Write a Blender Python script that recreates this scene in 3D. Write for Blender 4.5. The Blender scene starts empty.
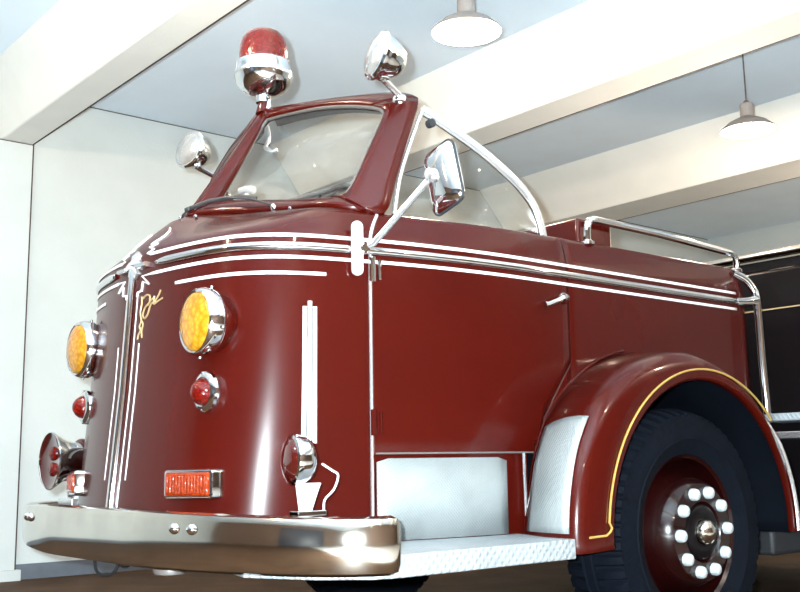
import bpy, bmesh, math, random
from mathutils import Vector, Matrix

random.seed(7)
sc = bpy.context.scene
COL = sc.collection
PI = math.pi
W2 = 1.65      # body width; the centre line is at half of it
R = math.radians

# ------------------------------------------------------------------ camera
CAM = Vector((0.0, -2.6, 0.73))
yaw, pitch, roll, FPX = R(39.577), R(9.267), R(-0.847), 1031.65
r0 = Vector((math.cos(yaw), -math.sin(yaw), 0)); f0 = Vector((math.sin(yaw), math.cos(yaw), 0)); u0 = Vector((0, 0, 1))
fw = math.cos(pitch) * f0 + math.sin(pitch) * u0
up = -math.sin(pitch) * f0 + math.cos(pitch) * u0
rt = math.cos(roll) * r0 + math.sin(roll) * up
up = -math.sin(roll) * r0 + math.cos(roll) * up
cd = bpy.data.cameras.new('camera'); cam = bpy.data.objects.new('camera', cd); COL.objects.link(cam)
m = Matrix.Identity(4)
for i in range(3):
    m[i][0] = rt[i]; m[i][1] = up[i]; m[i][2] = -fw[i]; m[i][3] = CAM[i]
cam.matrix_world = m
cd.sensor_fit = 'HORIZONTAL'; cd.sensor_width = 36; cd.lens = FPX * 36 / 800; cd.clip_start = 0.05
sc.camera = cam

# ------------------------------------------------------------------ world, lights, exposure
w = bpy.data.worlds.new('world'); sc.world = w; w.use_nodes = True
w.node_tree.nodes['Background'].inputs[0].default_value = (0.9, 0.85, 0.8, 1)
w.node_tree.nodes['Background'].inputs[1].default_value = 0.1
FLASH_W, LAMP_W = 1500, 115
def add_light(name, kind, loc, energy, color, size=0.05):
    l = bpy.data.lights.new(name, kind); l.energy = energy; l.color = color
    if kind in ('POINT', 'SPOT'): l.shadow_soft_size = size
    o = bpy.data.objects.new(name, l); o.location = loc; COL.objects.link(o); return o
# the camera's own flash, beside and a little above the lens
add_light('camera_flash', 'POINT', CAM - 0.075 * rt + 0.055 * up, FLASH_W, (0.80, 0.94, 1.0), 0.022)
LAMPS = [(3.44, 1.0, 2.905), (6.0, 1.0, 2.895), (8.6, 1.0, 2.95), (0.9, 1.0, 2.95), (-1.7, 1.0, 2.95),
         (3.5, -3.2, 2.95), (0.2, -4.6, 2.95), (6.6, -3.2, 2.95)]  # this row is unseen, added to light the pale strip for ceiling bounce
vs = sc.view_settings
vs.view_transform = 'Standard'; vs.look = 'None'; vs.gamma = 1.0; vs.use_curve_mapping = False
vs.exposure = 0.34

# ------------------------------------------------------------------ materials
def mat(name, col, rough=0.5, metal=0.0, coat=0.0, trans=0.0, emit=None, es=0.0, noise=0.0, nscale=8.0, bump=0.0, bscale=60.0, spec=0.5, ior=1.45, col2=None, coatr=0.03):
    m = bpy.data.materials.new(name); m.use_nodes = True
    nt = m.node_tree; b = nt.nodes['Principled BSDF']
    b.inputs['Base Color'].default_value = (*col, 1)
    b.inputs['Roughness'].default_value = rough; b.inputs['Metallic'].default_value = metal
    b.inputs['Coat Weight'].default_value = coat; b.inputs['Coat Roughness'].default_value = coatr
    b.inputs['Transmission Weight'].default_value = trans; b.inputs['IOR'].default_value = ior
    b.inputs['Specular IOR Level'].default_value = spec
    if emit: b.inputs['Emission Color'].default_value = (*emit, 1); b.inputs['Emission Strength'].default_value = es
    tc = nt.nodes.new('ShaderNodeTexCoord')
    if noise > 0 or col2:
        n = nt.nodes.new('ShaderNodeTexNoise'); n.inputs['Scale'].default_value = nscale; n.inputs['Detail'].default_value = 6
        nt.links.new(tc.outputs['Object'], n.inputs['Vector'])
        mx = nt.nodes.new('ShaderNodeMix'); mx.data_type = 'RGBA'
        c2 = col2 if col2 else tuple(c * (1 - noise) for c in col)
        mx.inputs[6].default_value = (*col, 1); mx.inputs[7].default_value = (*c2, 1)
        rp = nt.nodes.new('ShaderNodeMapRange'); rp.inputs[1].default_value = 0.35; rp.inputs[2].default_value = 0.7
        nt.links.new(n.outputs[0], rp.inputs[0]); nt.links.new(rp.outputs[0], mx.inputs[0])
        nt.links.new(mx.outputs[2], b.inputs['Base Color'])
    if bump > 0:
        n2 = nt.nodes.new('ShaderNodeTexNoise'); n2.inputs['Scale'].default_value = bscale; n2.inputs['Detail'].default_value = 4
        nt.links.new(tc.outputs['Object'], n2.inputs['Vector'])
        bp_ = nt.nodes.new('ShaderNodeBump'); bp_.inputs['Strength'].default_value = bump; bp_.inputs['Distance'].default_value = 0.01
        nt.links.new(n2.outputs[0], bp_.inputs['Height']); nt.links.new(bp_.outputs[0], b.inputs['Normal'])
    return m

def tread_mat(name, col, scale, strength=0.6):
    """embossed aluminium: fine crossing ridges, worn"""
    m = mat(name, col, rough=0.45, metal=0.4, noise=0.25, nscale=5)
    nt = m.node_tree; b = nt.nodes['Principled BSDF']
    tc = nt.nodes.new('ShaderNodeTexCoord')
    waves = []
    for sgn in (1, -1):
        mp = nt.nodes.new('ShaderNodeMapping'); mp.inputs['Rotation'].default_value = (0, R(45 * sgn), R(45 * sgn))
        wv = nt.nodes.new('ShaderNodeTexWave'); wv.inputs['Scale'].default_value = scale
        nt.links.new(tc.outputs['Object'], mp.inputs[0]); nt.links.new(mp.outputs[0], wv.inputs[0]); waves.append(wv)
    ma = nt.nodes.new('ShaderNodeMath'); ma.operation = 'MULTIPLY'
    nt.links.new(waves[0].outputs[1], ma.inputs[0]); nt.links.new(waves[1].outputs[1], ma.inputs[1])
    bu = nt.nodes.new('ShaderNodeBump'); bu.inputs['Strength'].default_value = strength; bu.inputs['Distance'].default_value = 0.004
    nt.links.new(ma.outputs[0], bu.inputs['Height']); nt.links.new(bu.outputs[0], b.inputs['Normal'])
    return m

def glass_mat(name, tint=(0.985, 0.99, 0.985), refl=0.08):
    m = bpy.data.materials.new(name); m.use_nodes = True
    nt = m.node_tree; nt.nodes.remove(nt.nodes['Principled BSDF'])
    out = nt.nodes['Material Output']
    t = nt.nodes.new('ShaderNodeBsdfTransparent'); t.inputs[0].default_value = (*tint, 1)
    g = nt.nodes.new('ShaderNodeBsdfGlossy'); g.inputs['Roughness'].default_value = 0.02
    lw = nt.nodes.new('ShaderNodeLayerWeight'); lw.inputs[0].default_value = 0.5
    pw = nt.nodes.new('ShaderNodeMath'); pw.operation = 'POWER'; pw.inputs[1].default_value = 4
    nt.links.new(lw.outputs['Facing'], pw.inputs[0])
    fr = nt.nodes.new('ShaderNodeMath'); fr.operation = 'MULTIPLY_ADD'; fr.inputs[1].default_value = 0.35; fr.inputs[2].default_value = 0.02
    nt.links.new(pw.outputs[0], fr.inputs[0])
    mx = nt.nodes.new('ShaderNodeMixShader')
    nt.links.new(fr.outputs[0], mx.inputs[0]); nt.links.new(t.outputs[0], mx.inputs[1]); nt.links.new(g.outputs[0], mx.inputs[2])
    nt.links.new(mx.outputs[0], out.inputs[0])
    return m

M = {}
M['wall'] = mat('painted_block_wall', (0.50, 0.545, 0.55), 0.85, noise=0.06, nscale=3, bump=0.25, bscale=45)
M['brick'] = mat('brown_brick', (0.16, 0.10, 0.07), 0.8, noise=0.5, nscale=12, bump=0.3)
M['ceiling'] = mat('ceiling_paint', (0.80, 0.90, 1.0), 0.9, noise=0.05, nscale=2, bump=0.12, bscale=60)
M['beam'] = mat('beam_paint', (0.84, 0.82, 0.77), 0.85, noise=0.05, nscale=3, bump=0.2, bscale=50)
M['floor'] = mat('brown_floor', (0.075, 0.042, 0.024), 0.65, spec=0.1, noise=0.45, nscale=3, bump=0.05)
M['bounce_strip'] = mat('pale_bounce_floor', (0.52, 0.50, 0.47), 0.7, noise=0.2, nscale=2)  # pale colour for the added floor strip that bounces light upward
M['baseboard'] = mat('baseboard_paint', (0.10, 0.12, 0.15), 0.6, noise=0.2)
M['dark_door'] = mat('dark_door_panels', (0.02, 0.025, 0.04), 0.4)
M['maroon'] = mat('maroon_gloss_paint', (0.040, 0.0024, 0.0012), 0.24, coat=0.28, noise=0.12, nscale=4, coatr=0.05, spec=0.15)
M['maroon_dark'] = mat('maroon_wheel_paint', (0.008, 0.0008, 0.0008), 0.22, coat=0.5, spec=0.25)
M['chrome'] = mat('chrome', (0.70, 0.70, 0.71), 0.06, metal=1.0)
M['old_chrome'] = mat('bumper_chrome', (0.66, 0.61, 0.54), 0.10, metal=1.0, noise=0.15, nscale=7)
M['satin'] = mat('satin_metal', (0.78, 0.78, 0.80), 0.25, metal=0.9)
M['plated'] = mat('bright_plated_metal', (0.85, 0.85, 0.86), 0.38, metal=0.7)
M['white'] = mat('white_stripe_paint', (0.62, 0.60, 0.61), 0.4, coat=0.3)
M['gold'] = mat('gold_leaf', (0.42, 0.27, 0.07), 0.35, metal=0.4)
M['gold_pale'] = mat('gilt_lettering', (0.34, 0.25, 0.13), 0.4, metal=0.3)
M['black'] = mat('black_rubber', (0.012, 0.013, 0.016), 0.6)
M['tire'] = mat('tire_rubber', (0.0022, 0.0034, 0.0065), 0.75, noise=0.3, nscale=14, bump=0.2, spec=0.08)
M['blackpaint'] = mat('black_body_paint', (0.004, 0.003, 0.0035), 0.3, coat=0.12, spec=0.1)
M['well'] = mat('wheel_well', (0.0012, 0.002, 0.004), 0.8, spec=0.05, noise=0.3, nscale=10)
M['seal'] = mat('weather_seal', (0.10, 0.09, 0.085), 0.5)
M['grey_seal'] = mat('aged_grey_rubber', (0.07, 0.062, 0.058), 0.55)
M['seat'] = mat('black_leather', (0.02, 0.018, 0.018), 0.45)
M['glass'] = glass_mat('window_glass')
M['mirror'] = mat('mirror_glass', (0.85, 0.85, 0.85), 0.02, metal=1.0)
M['plate'] = tread_mat('diamond_plate_fine', (0.27, 0.29, 0.29), 48, 0.35)
M['deck'] = tread_mat('diamond_plate_deck', (0.36, 0.39, 0.41), 20, 0.6)
M['nut'] = mat('wheel_nut_metal', (0.42, 0.45, 0.46), 0.45, metal=0.2)
M['shade'] = mat('pendant_shade_enamel', (0.24, 0.22, 0.21), 0.5)
M['shade_in'] = mat('pendant_shade_inside', (0.95, 0.90, 0.86), 0.6)
M['bulb'] = mat('bulb_glow', (1, 0.9, 0.8), 0.5, emit=(1.0, 0.80, 0.62), es=14)
def lens_mat(name, col, deep, scale, es=0.0):
    m = mat(name, col, 0.12, trans=0.25, coat=0.35, ior=1.35, spec=0.3)
    nt = m.node_tree; b = nt.nodes['Principled BSDF']
    tc = nt.nodes.new('ShaderNodeTexCoord'); v = nt.nodes.new('ShaderNodeTexVoronoi'); v.inputs['Scale'].default_value = scale
    nt.links.new(tc.outputs['Object'], v.inputs['Vector'])
    mx = nt.nodes.new('ShaderNodeMix'); mx.data_type = 'RGBA'; mx.inputs[6].default_value = (*col, 1); mx.inputs[7].default_value = (*deep, 1)
    rp = nt.nodes.new('ShaderNodeMapRange'); rp.inputs[1].default_value = 0.2; rp.inputs[2].default_value = 0.8
    nt.links.new(v.outputs['Distance'], rp.inputs[0]); nt.links.new(rp.outputs[0], mx.inputs[0]); nt.links.new(mx.outputs[2], b.inputs['Base Color'])
    bu = nt.nodes.new('ShaderNodeBump'); bu.inputs['Strength'].default_value = 0.5; bu.inputs['Distance'].default_value = 0.004
    nt.links.new(v.outputs['Distance'], bu.inputs['Height']); nt.links.new(bu.outputs[0], b.inputs['Normal'])
    return m
M['amber'] = lens_mat('amber_lens', (0.58, 0.27, 0.018), (0.38, 0.15, 0.006), 60)
M['red_lens'] = lens_mat('red_lens', (0.14, 0.005, 0.002), (0.08, 0.002, 0.001), 110)
M['orange_lens'] = lens_mat('orange_red_lens', (0.30, 0.034, 0.004), (0.18, 0.014, 0.002), 90)
M['red_dome'] = lens_mat('red_dome_lens', (0.17, 0.008, 0.002), (0.085, 0.003, 0.001), 90)
M['dark_red'] = mat('dark_red_lens', (0.04, 0.003, 0.002), 0.12, coat=1.0)
M['clear_lens'] = mat('clear_lens', (0.34, 0.33, 0.32), 0.08, metal=0.6, coat=1.0, bump=0.3, bscale=90)

# ------------------------------------------------------------------ helpers
def link(name, me, m, parent=None, smooth=True, auto=35):
    o = bpy.data.objects.new(name, me); COL.objects.link(o)
    if m: me.materials.append(m)
    if parent:
        o.parent = parent
        o.matrix_parent_inverse = Matrix.Translation(-WORLD[parent.name])
        WORLD[o.name] = WORLD[parent.name] if False else Vector((0, 0, 0))
    else:
        WORLD[o.name] = Vector((0, 0, 0))
    if smooth:
        for p in me.polygons: p.use_smooth = True
        try: me.set_sharp_from_angle(angle=R(auto))
        except Exception: pass
    return o
WORLD = {}
def empty(name, loc):
    o = bpy.data.objects.new(name, None); COL.objects.link(o); o.location = loc; WORLD[o.name] = Vector(loc); o.empty_display_size = 0.2
    return o
def mesh(name, verts, faces, m, parent=None, smooth=True, solid=0.0, auto=35, bevel=0.0, recalc=False, off=-1):
    me = bpy.data.meshes.new(name); me.from_pydata([tuple(v) for v in verts], [], faces); me.update()
    if recalc:
        b = bmesh.new(); b.from_mesh(me); bmesh.ops.recalc_face_normals(b, faces=b.faces); b.to_mesh(me); b.free()
    o = link(name, me, m, parent, smooth, auto)
    if solid:
        s = o.modifiers.new('s', 'SOLIDIFY'); s.thickness = solid; s.offset = off
        if smooth and solid > 0.004: wn = o.modifiers.new('w', 'WEIGHTED_NORMAL'); wn.weight = 100; wn.mode = 'FACE_AREA'; wn.keep_sharp = True
    if bevel:
        s = o.modifiers.new('b', 'BEVEL'); s.width = bevel; s.segments = 3; s.limit_method = 'ANGLE'; s.angle_limit = R(35)
    return o
class MB:
    def __init__(s): s.v = []; s.f = []
    def add(s, v, f):
        n = len(s.v); s.v += [Vector(x) for x in v]; s.f += [tuple(i + n for i in q) for q in f]; return s
    def box(s, a, b):
        x0, y0, z0 = a; x1, y1, z1 = b
        return s.add([(x0,y0,z0),(x1,y0,z0),(x1,y1,z0),(x0,y1,z0),(x0,y0,z1),(x1,y0,z1),(x1,y1,z1),(x0,y1,z1)],
                     [(0,3,2,1),(4,5,6,7),(0,1,5,4),(1,2,6,5),(2,3,7,6),(3,0,4,7)])
    def grid(s, rows, closed=False, rev=False):
        n = len(rows[0]); v = [p for r_ in rows for p in r_]; f = []
        for i in range(len(rows) - 1):
            for j in range(n if closed else n - 1):
                k = (j + 1) % n
                q = (i*n+j, i*n+k, (i+1)*n+k, (i+1)*n+j)
                f.append(q[::-1] if rev else q)
        return s.add(v, f)
    def tube(s, pts, r, n=10, cap=True, radii=None, flat=None):
        pts = [Vector(p) for p in pts]; rows = []; prev = None
        for i, p in enumerate(pts):
            t = (pts[min(i+1, len(pts)-1)] - pts[max(i-1, 0)]).normalized()
            if prev is None:
                a = Vector((0,0,1)) if abs(t.z) < 0.9 else Vector((1,0,0))
                x = t.cross(a).normalized()
            else:
                x = (prev - t * prev.dot(t)).normalized()
            y = t.cross(x); prev = x
            rr = radii[i] if radii else r
            fx, fy = flat if flat else (1, 1)
            rows.append([p + rr * (fx * math.cos(2*PI*k/n) * x + fy * math.sin(2*PI*k/n) * y) for k in range(n)])
        base = len(s.v); s.grid(rows, True)
        if cap:
            s.f.append(tuple(base + k for k in range(n))[::-1]); s.f.append(tuple(base + (len(rows)-1)*n + k for k in range(n)))
        return s
    def lathe(s, prof, o, ax, n=32, rmod=None, cap0=False, cap1=False):
        """prof: (r, h) pairs; axis ax from origin o"""
        ax = Vector(ax).normalized(); o = Vector(o)
        a = Vector((0,0,1)) if abs(ax.z) < 0.9 else Vector((1,0,0))
        x = ax.cross(a).normalized(); y = ax.cross(x); rows = []
        for i, (r_, h) in enumerate(prof):
            row = []
            for k in range(n):
                t = 2*PI*k/n; rr = rmod(i, k, r_) if rmod else r_
                row.append(o + ax*h + rr*(math.cos(t)*x + math.sin(t)*y))
            rows.append(row)
        base = len(s.v); s.grid(rows, True)
        if cap0: s.f.append(tuple(base + k for k in range(n))[::-1])
        if cap1: s.f.append(tuple(base + (len(rows)-1)*n + k for k in range(n)))
        return s
    def mir(s):
        for p in s.v: p.y = W2 - p.y
        s.f = [q[::-1] for q in s.f]; return s
    def build(s, name, m, parent=None, **k): return mesh(name, s.v, s.f, m, parent, **k)
def lathe(name, prof, o, ax, m, parent, n=32, **k):
    kw = {q: k.pop(q) for q in ('rmod', 'cap0', 'cap1') if q in k}
    return MB().lathe(prof, o, ax, n, **kw).build(name, m, parent, recalc=True, **k)
def tube(name, pts, r, m, parent, n=10, **k):
    kw = {q: k.pop(q) for q in ('radii', 'flat', 'cap') if q in k}
    return MB().tube(pts, r, n, **kw).build(name, m, parent, recalc=True, **k)
def crv(pts, n=6):
    """Catmull-Rom through tuples"""
    P = [pts[0]] + list(pts) + [pts[-1]]; out = []
    for i in range(1, len(P) - 2):
        for k in range(n):
            t = k / n
            out.append(tuple(0.5*((2*b)+(-a+c)*t+(2*a-5*b+4*c-d)*t*t+(-a+3*b-3*c+d)*t**3) for a,b,c,d in zip(P[i-1],P[i],P[i+1],P[i+2])))
    out.append(tuple(pts[-1])); return out
def tag(o, label, cat, group=None, kind=None):
    if label: o['label'] = label
    if cat: o['category'] = cat
    if group: o['group'] = group
    if kind: o['kind'] = kind
    return o
def lab(o, label): o['label'] = label; return o
def my(p, mirror): return Vector((p[0], W2 - p[1], p[2])) if mirror else Vector(p)
def bx(name, a, b, m, parent=None, bevel=0.0, **k): return MB().box(a, b).build(name, m, parent, bevel=bevel, smooth=bool(bevel), **k)

# ------------------------------------------------------------------ the room
def struct(o): o['kind'] = 'structure'; return o
XL, XR, YF, YB, ZC, ZB = -6.0, 10.9, -7.0, 4.6, 3.42, 3.03
struct(bx('floor', (XL, YF, -0.1), (XR, YB, 0), M['floor']))
struct(bx('floor', (XL + 0.2, YF + 0.2, 0), (9.5, -1.6, 0.004), M['bounce_strip']))  # unseen pale strip, added to bounce light onto the ceiling
struct(bx('ceiling', (XL, YF, ZC), (XR, YB, ZC + 0.1), M['ceiling']))
struct(bx('wall_back', (XL, YB, 0), (XR, YB + 0.15, ZC), M['wall']))
struct(bx('wall_front', (XL, YF - 0.15, 0), (XR, YF, ZC), M['brick']))
struct(bx('wall_left', (XL - 0.15, YF, 0), (XL, YB, ZC), M['brick']))
struct(bx('wall_right', (XR, YF, 0), (XR + 0.15, YB, ZC), M['wall']))
struct(bx('baseboard_back', (XL, YB - 0.03, 0), (XR, YB, 0.10), M['baseboard']))
tn = 1
for (a, b, c, d) in ((2.08, 2.30, 2.52, 2.73), (4.53, 4.84, 5.13, 5.38), (6.99, 7.36, 7.84, 8.06), (-0.5, -0.3, -0.05, 0.15)):
    v = []
    for y in (YF, YB): v += [(a, y, ZC), (b, y, ZB), (c, y, ZB), (d, y, ZC)]
    struct(mesh('trim_%d' % tn, v, [(0,1,5,4),(1,2,6,5),(2,3,7,6),(3,0,4,7),(0,3,2,1),(4,5,6,7)], M['beam'], smooth=False, recalc=True, bevel=0.012)); tn += 1
for (a, b) in ((2.285, 2.52),):
    mb = MB().box((a, YB - 0.05, 0.06), (b, YB, ZB)).box((a - 0.02, YB - 0.09, 0), (b + 0.03, YB, 0.07))
    struct(mb.build('trim_%d' % tn, M['wall'], smooth=False)); tn += 1
struct(bx('trim_%d' % tn, (XL, YB - 0.006, 2.905), (2.28, YB, 2.92), M['wall'])); tn += 1
M['joint_shadow'] = mat('joint_and_shadow_line', (0.06, 0.04, 0.035), 0.9)  # dark colour for wall joints and for the beams' shadow strips
for (c, d) in ((2.52, 2.73), (5.13, 5.38), (7.84, 8.06)):  # dark strips standing in for the flash shadow along the beam edges
    struct(bx('trim_%d' % tn, (c - 0.001, YF, ZB + 0.001), (c + 0.009, YB, ZB + 0.012), M['joint_shadow'])); tn += 1  # strip standing in for the flash shadow, not a real trim
for a, b in (((2.519, YB - 0.052, 0.0), (2.528, YB, ZB)), ((2.278, YB - 0.0515, ZB - 0.008), (2.525, YB - 0.0495, ZB - 0.001)), ((2.73, YB - 0.004, ZC - 0.006), (XR, YB, ZC))):
    struct(bx('trim_%d' % tn, a, b, M['joint_shadow'])); tn += 1
# big panelled door in the far end wall behind the photographer (seen only in the chrome)
d = MB().box((XL, -3.2, 0), (XL + 0.05, 1.2, 2.8))
for k in range(1, 6): d.box((XL + 0.05, -3.2, k * 0.47), (XL + 0.07, 1.2, k * 0.47 + 0.03))
struct(d.build('door_1', M['dark_door'], smooth=False))

# pendants
def pendant(x, y, z, label):
    t = empty('pendant_lamp', (x, y, z))
    tag(t, label, 'lamp', 'pendant lamps hanging in the ceiling bays')
    prof = [(0.040, 0.175), (0.044, 0.17), (0.046, 0.085), (0.052, 0.078), (0.085, 0.066), (0.13, 0.042), (0.165, 0.010), (0.176, -0.004), (0.178, -0.010)]
    lathe('lamp_shade', prof, (x, y, z), (0, 0, 1), M['shade'], t, 40, cap0=True)
    lathe('shade_lining', [(0.175, -0.010), (0.160, 0.006), (0.125, 0.030), (0.08, 0.052), (0.03, 0.060)], (x, y, z), (0, 0, 1), M['shade_in'], t, 40, cap1=True)
    lathe('socket', [(0.022, 0.175), (0.024, 0.185), (0.010, 0.20)], (x, y, z), (0, 0, 1), M['seal'], t, 16, cap1=True)
    tube('cord', [(x, y, z + 0.19), (x, y, ZC)], 0.005, M['seal'], t, 8)
    lathe('bulb', [(0.005, -0.035), (0.03, -0.03), (0.045, -0.005), (0.042, 0.02), (0.02, 0.05)], (x, y, z), (0, 0, 1), M['bulb'], t, 20, cap0=True, cap1=True)
    l = add_light('lamp_light', 'POINT', (0, 0, -0.06), LAMP_W * (0.6 if y < 0 else 1.0), (1.0, 0.80, 0.60), 0.05); l.parent = t
    return t
LL = ['white enamel pendant lamp close above the windshield, cut by the top edge of the photo',
      'pendant lamp hanging on a long cord in the far right ceiling bay']
for i, p in enumerate(LAMPS):
    pendant(*p, LL[i] if i < 2 else ['pendant lamp over the rear of the truck, past the right edge', 'pendant lamp in front of the truck nose', 'pendant lamp nearest the big panelled door',
            'unseen pendant lamp added for bounce light beside the truck cab', 'unseen pendant lamp added for bounce light, above and behind the camera', 'unseen pendant lamp added for bounce light beside the truck rear'][i - 2])

# ------------------------------------------------------------------ the fire truck
T = empty('fire_truck', (3.36, 0.825, 0))
tag(T, 'vintage open-top maroon fire truck with white pinstripes, chrome bumper and red roof beacon', 'fire truck')

# plan of the body at the belt (x, y) with its top edge (x, y, z)
PLAN = [(1.597,0.825, 1.803,0.825,1.662),(1.598,0.71, 1.845,0.715,1.657),(1.616,0.56, 1.925,0.59,1.645),(1.645,0.42, 1.957,0.47,1.633),
        (1.678,0.32, 1.980,0.36,1.622),(1.722,0.25, 1.993,0.28,1.614),(1.775,0.197, 2.008,0.21,1.606),(1.84,0.157, 2.03,0.170,1.598),
        (1.92,0.125, 2.06,0.145,1.590),(2.01,0.100, 2.10,0.125,1.585),(2.088,0.080, 2.15,0.105,1.582),(2.20,0.055, 2.22,0.085,1.580),
        (2.35,0.030, 2.35,0.06,1.580),(2.50,0.012, 2.50,0.04,1.582),(2.70,0.0, 2.70,0.03,1.586),(2.985,0.0, 2.985,0.03,1.590),
        (3.4,0.0, 3.4,0.03,1.594),(3.8,0.0, 3.8,0.03,1.597),(4.1,0.0, 4.1,0.03,1.598),(4.20,0.008, 4.18,0.035,1.592),(4.235,0.035, 4.215,0.055,1.57),(4.245,0.09, 4.225,0.10,1.55)]
NP = len(PLAN)
def plan(u):
    u = max(0.0, min(NP - 1.0, u)); i = min(int(u), NP - 2); t = u - i
    a = PLAN[i-1] if i > 0 else (2*PLAN[0][0]-PLAN[1][0]+0.012, W2-PLAN[1][1], PLAN[1][2], W2-PLAN[1][3], PLAN[1][4])
    b = PLAN[i]; c = PLAN[i+1]; d = PLAN[min(i+2, NP-1)]
    return tuple(0.5*((2*q)+(-p+r_)*t+(2*p-5*q+4*r_-s)*t*t+(-p+3*q-3*r_+s)*t**3) for p,q,r_,s in zip(a,b,c,d))
PRO = [(0,0),(.05,.14),(.16,.31),(.34,.53),(.52,.71),(.68,.86),(.85,.95),(1,1)]
ZBELT = 1.474
def bp0(u, z):
    x, y, tx, ty, tz = plan(u)
    fr = max(0.0, min(1.0, (1.95 - x) / 0.33)); fr = fr*fr*(3-2*fr)
    if z <= ZBELT:
        rake = -0.060 * (ZBELT - z) - 0.03 * max(0, 1.0 - z)
        return Vector((x + fr*rake, y, z))
    b = (z - ZBELT) / (tz - ZBELT); b = max(0, min(1, b))
    for (a0, b0), (a1, b1) in zip(PRO, PRO[1:]):
        if b <= b1:
            a = a0 + (a1-a0)*(b-b0)/(b1-b0); break
    return Vector((x + (tx-x)*a, y + (ty-y)*a, ZBELT + (tz-ZBELT)*b))
def bp(u, z, off=0.0):
    p = bp0(u, z)
    if off:
        e = 0.02
        du = bp0(min(u+e, NP-1), z) - bp0(max(u-e, 0), z); dz = bp0(u, z+0.004) - bp0(u, z-0.004)
        n = du.cross(dz)
        if n.length > 1e-9: n.normalize()
        p = p + n * off
    return p
def u_of(fn, val, lo, hi):
    for _ in range(40):
        mid = (lo + hi) / 2
        if fn(mid) < val: lo = mid
        else: hi = mid
    return (lo + hi) / 2
def uY(y): return u_of(lambda q: -plan(q)[1], -y, 0, 9)
def uX(x): return u_of(lambda q: plan(q)[0], x, 0, 19.5)
U_H = uX(2.085); U_D = uX(2.985)
ZR_LOW = [0.45, 0.55, 0.65, 0.764, 0.9, 1.0, 1.1, 1.2, 1.3, 1.36, 1.42, ZBELT]
def col_pts(u, z0=0.45, ztop=None, nlow=12):
    tz = plan(u)[4]; pts = []
    zt = min(ztop, ZBELT) if ztop is not None else ZBELT
    for k in range(nlow): pts.append(bp0(u, z0 + (zt - z0) * k / (nlow - 1)))
    if ztop is None:
        prev = 0
        for a, b in PRO[1:]:
            pts.append(bp0(u, ZBELT + (tz - ZBELT) * (b + prev) / 2)); pts.append(bp0(u, ZBELT + (tz - ZBELT) * b)); prev = b
    return pts
def frange(a, b, n): return [a + (b-a)*k/(n-1) for k in range(n)]
for mir in (False, True):
    pass
# front shell: both halves in one mesh
us = frange(0, U_H, 46)
cols = [[Vector((p.x, W2-p.y, p.z)) for p in col_pts(u)] for u in us[::-1][:-1]] + [col_pts(u) for u in us]
for p in cols[len(us)-1]: p.y = 0.825
MB().grid(cols, rev=True).build('cab_body', M['maroon'], T, solid=0.012, off=-1, auto=50)

def side(mirror):
    nm = lambda mb: mb.mir() if mirror else mb
    # door
    def zb(x):
        if x < 2.79: return 0.765
        if x < 2.82: return 0.765 + (x-2.79)/0.03*0.125
        return 0.89 + (x-2.82)/(2.985-2.82)*0.214
    c = [col_pts(u, zb(plan(u)[0])) for u in frange(U_H + 0.03, U_D - 0.006, 40)]
    door = nm(MB().grid(c, rev=True)).build('door', M['maroon'], T, solid=0.012, off=-1)
    # rear quarter
    arch = lambda x: 0.465 + math.sqrt(max(0, 0.60**2 - (x-3.36)**2)) if abs(x-3.36) < 0.6 else 0.45
    c = []
    for x in frange(2.80, 2.982, 8): c.append(col_pts(uX(x), arch(x), zb(x)))
    q = MB(); q.grid(c, rev=True)
    c = [col_pts(u, arch(plan(u)[0])) for u in frange(U_D, NP - 1, 60)]
    q.grid(c, rev=True)
    nm(q).build('rear_quarter_panel', M['maroon'], T, solid=0.012, off=-1)
    # step panel under the door
    pts = []
    for x in frange(2.085, 2.74, 10):
        y = plan(uX(x))[1] + 0.012
        pts.append([Vector((x, y, 0.45)), Vector((x, y, 0.765))])
    nm(MB().grid(pts, rev=True)).build('rocker_panel', M['maroon'], T, solid=0.01)
    return door
doors = [side(False), side(True)]

# thin bright beads along the shut lines
def bead(name, us_zs, r, m, parent, off=0.002, mirror=False):
    mb = MB().tube([bp(u, z, off) for u, z in us_zs], r, 8)
    if mirror: mb.mir()
    return mb.build(name, m, parent, recalc=True)
for mir in (False, True):
    bead('hinge_bead', [(U_H + 0.01, z) for z in frange(0.45, 1.57, 30)], 0.006, M['satin'], T, 0.003, mir)
    z0 = 1.104
    bead('shut_line', [(uX(2.82), 0.89)] + [(uX(2.87), 0.955), (uX(2.93), 1.033), (U_D, z0)] + [(U_D, z) for z in frange(1.13, 1.58, 14)], 0.0014, M['maroon_dark'], T, 0.001, mir)
    # door lower seam
    bead('shut_line', [(uX(x), 0.766) for x in frange(2.1, 2.76, 14)], 0.003, M['seal'], T, 0.001, mir)

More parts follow.
